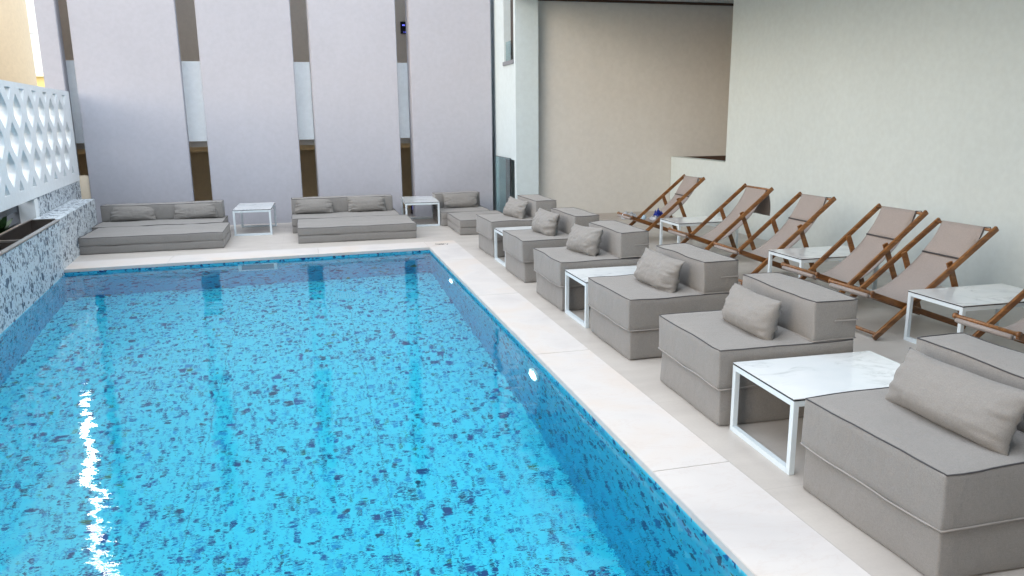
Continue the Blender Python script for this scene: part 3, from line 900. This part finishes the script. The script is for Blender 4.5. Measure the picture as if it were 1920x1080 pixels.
# overhanging soffit
bm = bmesh.new(); add_prism(bm, [(3.3, -3.0), (8.4, -3.0), (8.4, 12.745), (3.80, 12.745), (3.80, 12.585), (3.3, 12.585)], 3.625, 4.0)
t = tag(link_mesh('soffit_slab', bm, M['white_wall']), 'pale soffit overhanging the deckchair side of the terrace', 'soffit')
bm = bmesh.new(); add_box(bm, 3.79, 8.4, 12.70, 12.745, 3.585, 3.62)  # shade of the gap under the soffit, painted as a brown strip
tag(link_mesh('painted_shadow_gap', bm, M['deep_brown']), 'thin brown strip painted for the shadow gap under the soffit along the recess wall', 'trim')

# unseen wall added behind the camera to keep light off camera-facing sides
bm = bmesh.new(); add_box(bm, -5.0, 8.6, -3.6, -3.0, 0, 11.0)
tag(link_mesh('rear_light_blocker', bm, M['grey_conc']), 'unseen grey wall added behind the camera to block light', 'wall')

# ---- beyond the lattice: pale column, far yellow house, wire
bm = bmesh.new(); bmesh.ops.create_cone(bm, cap_ends=True, segments=64, radius1=1.6, radius2=1.6, depth=14, matrix=Matrix.Translation((-6.80, 18.2, 6.8)))
tag(link_mesh('round_column', bm, M['cream'], None, True), 'sunlit cream round column beyond the lattice screen', 'column')
bm = bmesh.new(); add_box(bm, -6.0, -5.75, 3.0, 16.2, -0.2, 2.35)
tag(link_mesh('neighbour_wall', bm, M['umber']), 'brown wall glimpsed through the openings of the white lattice', 'wall')
t = empty('far_house', (-13, 45, 0), 0, 'distant yellow house sliver between column and lavender panel', 'building')
bm = bmesh.new(); add_box(bm, -17, -11.2, 44, 50, -0.2, 3.9); under(t, link_mesh('wall', bm, M['yellow']))
bm = bmesh.new(); add_box(bm, -17.2, -11.0, 43.8, 50.2, 3.901, 4.05); under(t, link_mesh('roof', bm, M['cream']))
bm = bmesh.new(); add_box(bm, -12.9, -12.4, 43.95, 43.999, 1.6, 2.8); under(t, link_mesh('window', bm, M['grey_conc']))
bm = bmesh.new(); tube(bm, [(-9, 26, 4.25), (-7.6, 26, 4.2), (-6.0, 26, 4.3), (-4.5, 26, 4.4)], 0.012, 6)
tag(link_mesh('overhead_wire', bm, M['cable']), 'thin wire crossing the bright sky gap', 'wire')

# pool fittings
for y, lab in ((5.437, 'round lit underwater lamp in the right pool wall nearer the camera'), (8.875, 'round lit underwater lamp in the right pool wall near the far corner')):
    e = empty('pool_lamp', (XI + 0.012, y, -0.40), 0, lab, 'pool light', 'underwater lamps in the right pool wall')
    bm = bmesh.new(); bmesh.ops.create_cone(bm, cap_ends=True, segments=32, radius1=0.066, radius2=0.056, depth=0.03, matrix=Matrix.Translation((-0.0165, 0, 0)) @ Matrix.Rotation(-PI / 2, 4, 'Y'))
    link_mesh('lens', bm, M['lamp'], e)
    bm = bmesh.new(); ring = [(-0.012, math.cos(a * PI / 16) * 0.105, math.sin(a * PI / 16) * 0.105) for a in range(32)]
    tube(bm, ring, 0.014, 8, closed=True); link_mesh('ring', bm, M['plastic_white'], e, True)
yk = far_in(-0.67) + 0.012
e = empty('pool_skimmer', (-0.67, yk, -0.3), 0, 'white rectangular skimmer frame in the far wall of the pool', 'skimmer')
bm = bmesh.new()
add_box(bm, -0.24, -0.20, -0.03, -0.0005, -0.25, 0.16); add_box(bm, 0.20, 0.24, -0.03, -0.0005, -0.25, 0.16); add_box(bm, -0.20, 0.20, -0.03, -0.0005, -0.25, -0.20); add_box(bm, -0.20, 0.20, -0.03, -0.0005, 0.13, 0.16)
link_mesh('frame', bm, M['plastic_white'], e)
bm = bmesh.new(); add_box(bm, -0.20, 0.20, -0.012, -0.001, -0.20, 0.13); link_mesh('throat', bm, M['skimmer_dark'], e)
for x, y, lab in ((-1.54, 9.47, 'slotted floor drain on the left of the pool bottom'), (0.40, 9.62, 'slotted floor drain right of middle on the pool bottom')):
    e = empty('floor_drain', (x, y, ZB), R(-4), lab, 'drain', 'slotted drains in the pool bottom')
    bm = bmesh.new()
    add_box(bm, -0.14, 0.14, -0.15, -0.135, 0.001, 0.012); add_box(bm, -0.14, 0.14, 0.135, 0.15, 0.001, 0.012)
    for k in range(10): add_box(bm, -0.14 + k * 0.0289, -0.122 + k * 0.0289, -0.135, 0.135, 0.001, 0.010)
    link_mesh('grille', bm, M['plastic_white'], e)

# ================================================================== FURNITURE
# ---- square loungers along the pool: front-near corner x, near y, rotation
LG = 'square grey loungers along the pool'
def lounger(cx, cy, rz, label, seed):
    e = empty('lounger', (cx, cy, 0), rz, label, 'lounger', LG)
    w, d = 0.86, 0.845
    cushion('base_cushion', e, w - 0.02, d - 0.02, 0.222, (0.012, 0, 0.113), seed, 0.0, 0.003, 12, light=True)
    s = cushion('seat_cushion', e, w, d, 0.232, (0, 0, 0.344), seed + 0.37, 0.010, 0.005, 16, bottom_pipe=True)
    b = cushion('backrest', e, 0.285, d - 0.015, 0.235, (w / 2 - 0.13, 0, 0.582), seed + 0.71, 0.010, 0.006, 12, bottom_pipe=True)
    bm = bmesh.new(); add_box(bm, -0.06, 0.09, -0.006, 0.002, -0.004, 0.004)
    bmesh.ops.bevel(bm, geom=bm.edges[:], offset=0.0015, segments=1, affect='EDGES')
    z = link_mesh('zipper', bm, M['piping_light'], b, False, (0.05, -(d - 0.015) / 2 - 0.004, 0.0))
    return e
spots = [(2.61, 2.555, 0.0, 'grey square lounger nearest the camera cut off by the right edge'),
         (2.62, 4.15, R(-2.0), 'grey square lounger second nearest the camera, beyond the largest marble table'),
         (2.61, 5.445, R(0.3), 'grey square lounger third from the camera, in front of the middle side table'),
         (2.60, 6.995, R(0.5), 'grey square lounger fourth from the camera, behind the middle side table'),
         (2.61, 8.30, R(0.3), 'grey square lounger fifth from the camera, second from the far end'),
         (2.645, 9.91, R(1.0), 'grey square lounger farthest from the camera along the pool')]
for i, (x, y, rz, lab) in enumerate(spots): lounger(x, y, rz, lab, 2.3 * i + 1)
PG = 'grey pillows on the loungers'
# pillow faces the pool (-x): rz = -90deg puts local -y to -x
pil = [(2.60, 2.52, R(-90), R(16), 'grey pillow on the lounger nearest the camera', 1.0, 0.66, 0.27, 0.18, 0.0),
       (2.635, 4.09, R(-91), R(4), 'grey pillow on the second nearest lounger', 2.0, 0.54, 0.25, 0.19, 0.0),
       (2.625, 5.40, R(-84), R(9), 'grey creased pillow on the third lounger from the camera', 3.0, 0.56, 0.27, 0.19, 0.04),
       (2.60, 6.98, R(-80), R(9), 'grey creased pillow on the fourth lounger from the camera', 4.0, 0.54, 0.28, 0.19, -0.04),
       (2.615, 8.28, R(-82), R(8), 'grey creased pillow on the fifth lounger from the camera', 5.0, 0.54, 0.28, 0.19, 0.03),
       (2.68, 9.85, R(-76), R(12), 'grey creased pillow on the farthest lounger of the pool row', 6.0, 0.52, 0.26, 0.17, 0.05)]
for x, y, rz, ti, lab, sd, L, H, T, ro in pil:
    pillow((x - 0.075, y, 0.462), rz, ti, lab, PG, sd, L, H, T, ro)

# ---- sofas at the far side
def sofa(x0, x1, y0, label, seed, n_x=22, cat='sofa', nm='double_sofa', back_ins=0.05):
    e = empty(nm, ((x0 + x1) / 2, y0, 0), 0, label, cat, None)
    w = x1 - x0
    d1 = 1.10
    for k, (dx, y_, dd, inset, nm2) in enumerate(((0, 0, d1, 0, 'front_mattress'), (-0.10, d1 + 0.004, 0.92, 0.02, 'rear_mattress'))):
        c = cushion(nm2, e, w - inset, dd, 0.108, (dx, y_ + dd / 2, 0.055), seed + k, 0, 0.002, n_x, light=True)
        c = cushion(nm2, e, w - inset + 0.005, dd, 0.114, (dx, y_ + dd / 2, 0.167), seed + k + .4, 0.008, 0.003, n_x, light=False)
    cushion('backrest', e, w - 0.06, 0.30, 0.245, (-0.12, 1.90, 0.348), seed + 3.3, 0.008, 0.006, n_x)
    return e
sofa(-2.99, -1.16, 11.40, 'low grey double sofa at the far left beside the terrazzo wall', 21)
sofa(-0.16, 1.545, 11.46, 'low grey double sofa in the middle between the two small tables', 31)
sofa(2.215, 3.06, 11.52, 'single low grey sofa in the far corner right of the table', 41, 12, 'sofa', 'single_sofa')
SG = 'grey pillows on the sofas'
for i, (x, y, L, lab) in enumerate(((-2.63, 13.09, 0.68, 'left pillow on the left double sofa'), (-1.71, 13.08, 0.66, 'right pillow on the left double sofa'),
                        (0.10, 13.14, 0.64, 'left pillow on the middle double sofa'), (0.96, 13.12, 0.64, 'right pillow on the middle double sofa'),
                        (2.56, 13.12, 0.62, 'grey pillow on the single corner sofa'))):
    pillow((x, y + 0.03, 0.232), R([-1, 2, -2, 3, 1][i]), R(14), lab, SG, 10 + i, L, 0.27, 0.15, [0.01, -0.03, 0.02, 0.0, 0.0][i], flap=False, flop=0.1)

# ---- side tables: two end loops, top rails, marble slab with dark edge
def table(cx, cy, lx, ly, rz, label, group, h=0.40, seed=0):
    """lx, ly: size; the end loops stand at both x ends"""
    e = empty('side_table', (cx, cy, 0), rz, label, 'side table', group)
    p = 0.030
    a, b = lx / 2 - p / 2, ly / 2 - p / 2
    for sx in (-1, 1):
        for sy in (-1, 1):
            bm = bmesh.new(); add_box(bm, sx * a - p / 2, sx * a + p / 2, sy * b - p / 2, sy * b + p / 2, 0.0, h - 0.012)
            bmesh.ops.bevel(bm, geom=bm.edges[:], offset=0.0015, segments=1, affect='EDGES')
            link_mesh('leg', bm, M['metal_white'], e)
        for z in (0.0, h - 0.012 - p):
            bm = bmesh.new(); add_box(bm, sx * a - p / 2 + 0.0003, sx * a + p / 2 - 0.0003, -b + p / 2, b - p / 2, z + 0.0003, z + p - 0.0003)
            link_mesh('rail', bm, M['metal_white'], e)
    for sy in (-1, 1):
        bm = bmesh.new(); add_box(bm, -a + p / 2, a - p / 2, sy * b - p / 2 + 0.0003, sy * b + p / 2 - 0.0003, h - 0.012 - p + 0.0003, h - 0.0123)
        link_mesh('rail', bm, M['metal_white'], e)
    bm = bmesh.new(); add_box(bm, -lx / 2 - 0.001, lx / 2 + 0.001, -ly / 2 - 0.001, ly / 2 + 0.001, h - 0.0118, h - 0.004)
    u = link_mesh('edge_band', bm, M['black'], e)
    bm = bmesh.new(); add_box(bm, -lx / 2, lx / 2, -ly / 2, ly / 2, h - 0.0038, h); link_mesh('tabletop', bm, M['marble'], e)
    return e
TG = 'white framed marble side tables'
table(2.665, 3.385, 0.87, 0.60, R(-2.0), 'white marble side table between the two nearest loungers', TG)
table(2.63, 6.25, 0.85, 0.56, R(-0.5), 'white marble side table between the third and fourth loungers', TG)
table(2.66, 9.10, 0.85, 0.56, 0, 'white marble side table between the fifth and farthest loungers', TG)
table(4.92, 4.655, 0.88, 0.54, R(-1), 'white marble side table nearest the camera in front of the white wall', TG)
table(4.96, 6.63, 0.88, 0.55, 0, 'white marble side table between the third and fourth deckchairs', TG)
table(5.00, 9.28, 0.86, 0.55, 0, 'white marble side table between the two farthest deckchairs', TG)
table(-0.815, 13.05, 1.02, 0.56, R(90 - 2), 'small white marble table between the two double sofas', TG)
table(1.85, 13.20, 1.02, 0.56, R(90 - 3), 'small white marble table right of the middle double sofa', TG)

# ---- deckchairs: u runs from the front foot back to the wall, z up
def deckchair(x0, yc, ang, rz, label, pad=True, hang=False, seed=0):
    e = empty('deckchair', (x0, yc, 0), rz, label, 'deckchair', 'teak deckchairs along the white wall')
    L = 1.36; ca, sa = math.cos(ang), math.sin(ang)
    def on(s): return (s * ca, s * sa)
    Wo, Wi = 0.293, 0.245
    W = M['wood']
    top = on(L - 0.03)
    for sy in (-1, 1):
        bm = bmesh.new(); bar(bm, (0.0, sy * Wo, 0.018), (L * ca, sy * Wo, L * sa + 0.018), 0.026, 0.046, bev=0.008)
        r = link_mesh('side_rail', bm, W, e)
        bm = bmesh.new(); bar(bm, (-0.01, sy * Wi, 0.362), (0.93, sy * Wi, 0.028), 0.026, 0.048, bev=0.008)
        link_mesh('seat_rail', bm, W, e)
        ps = on(0.885)
        bm = bmesh.new(); bar(bm, (ps[0] - 0.008, sy * (Wo - 0.048 + 0.0), ps[1] + 0.045), (0.915, sy * (Wo - 0.048), 0.05), 0.022, 0.050, up=(1, 0, 0), bev=0.006)
        link_mesh('strut', bm, W, e)
    def dowel(nm, u, z, half, r=0.014):
        bm = bmesh.new(); tube(bm, [(u, -half, z), (u, half, z)], r, 12); return link_mesh(nm, bm, W, e, True)
    dowel('top_bar', top[0] - 0.012, top[1] + 0.02, Wo - 0.012, 0.013)
    dowel('foot_bar', 0.035, 0.045, Wo - 0.012, 0.014)
    dowel('rear_bar', 0.90, 0.045, Wi - 0.012, 0.014)
    bm = bmesh.new()
    tube(bm, [(-0.012, -0.262, 0.372), (-0.012, -0.245, 0.372), (-0.012, -0.244, 0.372), (-0.012, 0.244, 0.372), (-0.012, 0.245, 0.372), (-0.012, 0.262, 0.372)], [0.021, 0.021, 0.0145, 0.0145, 0.021, 0.021], 14)
    link_mesh('front_bar', bm, W, e, True)
    # sling
    k = top[0] / 1.06
    prof = [(-0.036, 0.352), (-0.022, 0.331), (0.02, 0.330), (0.12, 0.298), (0.22, 0.275), (0.33, 0.266), (0.44, 0.280), (0.54, 0.322), (0.64, 0.385), (0.74, 0.462), (0.84, 0.553), (0.93, 0.655), (1.0, 0.748), (1.055, top[1] + 0.036)]
    prof = [(u * k if u > 0.1 else u, z * (1 if u < 0.8 else 1 + (u - 0.8) * 0.25 * (top[1] / 0.81 - 1) / 0.26 * 4)) for u, z in prof[:-1]] + [(top[0] - 0.014, top[1] + 0.036)]
    # resample smoothly
    def cr(P, n=4):
        out = []
        for i in range(len(P) - 1):
            p0 = Vector(P[max(i - 1, 0)]); p1 = Vector(P[i]); p2 = Vector(P[i + 1]); p3 = Vector(P[min(i + 2, len(P) - 1)])
            for j in range(n):
                t = j / n
                out.append(0.5 * ((2 * p1) + (-p0 + p2) * t + (2 * p0 - 5 * p1 + 4 * p2 - p3) * t * t + (-p0 + 3 * p1 - 3 * p2 + p3) * t ** 3))
        out.append(Vector(P[-1])); return out
    pp = cr(prof)
    bm = bmesh.new(); nv = 12; rows = []
    th = 0.003
    hw = 0.222
    for layer in (0, 1):
        rw = []
        for i, q in enumerate(pp):
            d = (pp[min(i + 1, len(pp) - 1)] - pp[max(i - 1, 0)]).normalized(); nrm = Vector((-d.y, d.x))
            row = []
            f = i / (len(pp) - 1)
            for j in range(nv + 1):
                v = -1 + 2 * j / nv
                sag = 0.012 * math.sin(PI * f) * (1 - v * v)
                wv = noise.noise(Vector((q.x * 3, v * 1.5, seed))) * 0.006 * math.sin(PI * f)
                pt = q + nrm * (-sag + wv - layer * th)
                row.append(bm.verts.new((pt.x, v * hw * (1 - 0.02 * math.sin(PI * f)), pt.y)))
            rw.append(row)
        rows.append(rw)
    for i in range(len(pp) - 1):
        for j in range(nv):
            A = rows[0]; bm.faces.new((A[i][j], A[i + 1][j], A[i + 1][j + 1], A[i][j + 1]))
            A = rows[1]; bm.faces.new((A[i][j], A[i][j + 1], A[i + 1][j + 1], A[i + 1][j]))
        for j in (0, nv):
            A, B = rows[0], rows[1]; bm.faces.new((A[i][j], B[i][j], B[i + 1][j], A[i + 1][j]))
    bmesh.ops.recalc_face_normals(bm, faces=bm.faces[:])
    sling = link_mesh('sling', bm, M['sling'], e, True)
    # hem roll under the front bar, paler
    bm = bmesh.new(); tube(bm, [(-0.032, -hw, 0.350), (-0.032, hw, 0.350)], 0.016, 10); link_mesh('front_hem', bm, M['sling'], e, True)
    if pad:
        # pad lying on the sling below the top bar, held by a strap
        def at(i): return pp[i]
        n0 = len(pp) - 1; seq = []
        Ltot = 0; idx = n0
        while idx > 0 and Ltot < 0.30:
            Ltot += (pp[idx] - pp[idx - 1]).length; idx -= 1
        seg = pp[idx:n0 + 1]
        bm = bmesh.new(); nn = len(seg); R1 = []; R2 = []
        for i, q in enumerate(seg):
            d = (seg[min(i + 1, nn - 1)] - seg[max(i - 1, 0)]).normalized(); nrm = Vector((-d.y, d.x)); f = i / (nn - 1)
            r1 = []; r2 = []
            for j in range(nv + 1):
                v = -1 + 2 * j / nv
                t = 0.006 + 0.034 * (max(0, 1 - abs(2 * f - 1) ** 2.6) ** 0.5) * (max(0, 1 - abs(v) ** 6) ** 0.5)
                t += noise.noise(Vector((f * 2, v * 2, seed + 5))) * 0.004
                a = q + nrm * t; b = q + nrm * 0.004
                r1.append(bm.verts.new((a.x, v * 0.218, a.y))); r2.append(bm.verts.new((b.x, v * 0.218, b.y)))
            R1.append(r1); R2.append(r2)
        for i in range(nn - 1):
            for j in range(nv):
                bm.faces.new((R1[i][j], R1[i + 1][j], R1[i + 1][j + 1], R1[i][j + 1])); bm.faces.new((R2[i][j], R2[i][j + 1], R2[i + 1][j + 1], R2[i + 1][j]))
            for j in (0, nv): bm.faces.new((R1[i][j], R2[i][j], R2[i + 1][j], R1[i + 1][j]))
        for i in (0, nn - 1):
            for j in range(nv): bm.faces.new((R1[i][j], R1[i][j + 1], R2[i][j + 1], R2[i][j]))
        bmesh.ops.recalc_face_normals(bm, faces=bm.faces[:])
        pd = link_mesh('headrest', bm, M['sling'], e, True)
        bm = bmesh.new(); q = seg[0]; tube(bm, [(q.x - 0.002, -0.215, q.y + 0.010), (q.x - 0.002, 0.215, q.y + 0.010)], 0.007, 8)
        link_mesh('seam', bm, M['piping'], pd, True)
        bm = bmesh.new(); tq = pp[-1]
        tube(bm, [(seg[nn // 2].x + 0.0, -0.232, seg[nn // 2].y + 0.03), (tq.x - 0.03, -0.236, tq.y + 0.004), (tq.x + 0.03, -0.236, tq.y + 0.0), (tq.x + 0.045, -0.236, tq.y - 0.06)], 0.004, 6)
        link_mesh('strap', bm, M['piping'], pd, True)
    if hang:
        bm = bmesh.new(); tq = pp[-1]
        rws = []
        for i in range(9):
            f = i / 8; row = []
            for j in range(9):
                v = -1 + 2 * j / 8
                row.append(bm.verts.new((tq.x + 0.02 + 0.05 * math.sin(f * 2.0) + 0.006 * math.sin(v * 4), v * 0.215, tq.y - 0.01 - 0.33 * f)))
            rws.append(row)
        for i in range(8):
            for j in range(8): bm.faces.new((rws[i][j], rws[i][j + 1], rws[i + 1][j + 1], rws[i + 1][j]))
        bmesh.ops.solidify(bm, geom=bm.faces[:], thickness=0.02)
        link_mesh('headrest', bm, M['sling'], e, True)['label'] = 'headrest pad flipped over to hang behind the top bar'
    return e
A1, A2 = R(37.3), R(39.6)
deckchair(4.235, 5.265, A1, R(0.5), 'teak deckchair with headrest second nearest the camera, overlapping the large deck table', True, False, 1)
deckchair(4.30, 6.045, A2, R(0.5), 'teak deckchair with headrest third nearest the camera, right of the middle deck table', True, False, 2)
deckchair(4.31, 7.33, A2, R(0), 'teak deckchair with headrest left of the middle deck table', True, False, 3)
deckchair(4.34, 8.52, A2, R(0), 'teak deckchair without front headrest, its pad hanging behind the top bar', False, True, 4)
deckchair(4.37, 10.24, A2, R(0), 'farthest teak deckchair with clothes and bottle left on its sling', True, False, 5)
deckchair(4.31, 4.02, A1, R(0), 'teak deckchair cut off by the right edge of the photo', True, False, 6)

# things left on the farthest deckchair
e = empty('suncream_bottle', (4.62, 10.18, 0.305), R(60), 'pale blue bottle lying on the farthest deckchair', 'bottle')
bm = bmesh.new(); tube(bm, [(-0.09, 0, 0.03), (-0.085, 0, 0.03), (0.06, 0, 0.03), (0.075, 0, 0.03)], [0.012, 0.030, 0.030, 0.016], 14); link_mesh('bottle_body', bm, M['bottle_blue'], e, True)
bm = bmesh.new(); tube(bm, [(0.076, 0, 0.03), (0.11, 0, 0.03)], 0.017, 12); link_mesh('cap', bm, M['cap_dark'], e, True)
def cloth(loc, s, m, label, seed, hgt=0.07):
    bm = bmesh.new(); n = 18; V = []
    for i in range(n + 1):
        r = []
        for j in range(n + 1):
            u, v = -1 + 2 * i / n, -1 + 2 * j / n
            q = noise.noise_vector(Vector((u * 1.8, v * 1.8, seed)))
            fall = max(0, 1 - (u * u + v * v) * 0.55)
            r.append(bm.verts.new((u * s + q.x * s * 0.5, v * s + q.y * s * 0.5, abs(noise.noise(Vector((u * 3, v * 3, seed + 3)))) * hgt * 2.4 * fall + hgt * fall * 0.5)))
        V.append(r)
    for i in range(n):
        for j in range(n): bm.faces.new((V[i][j], V[i + 1][j], V[i + 1][j + 1], V[i][j + 1]))
    bmesh.ops.solidify(bm, geom=bm.faces[:], thickness=0.003)
    return tag(link_mesh('crumpled_cloth', bm, m, None, True, loc), label, 'cloth')
cloth((4.44, 10.34, 0.31), 0.10, M['towel'], 'crumpled white cloth on the front of the farthest deckchair', 2)
cloth((4.76, 10.10, 0.30), 0.075, M['towel'], 'white crumpled cloth under the blue cloth on the farthest deckchair', 9, 0.06)
cloth((4.80, 10.10, 0.345), 0.06, M['towel_blue'], 'royal blue crumpled cloth on the farthest deckchair', 5, 0.08)
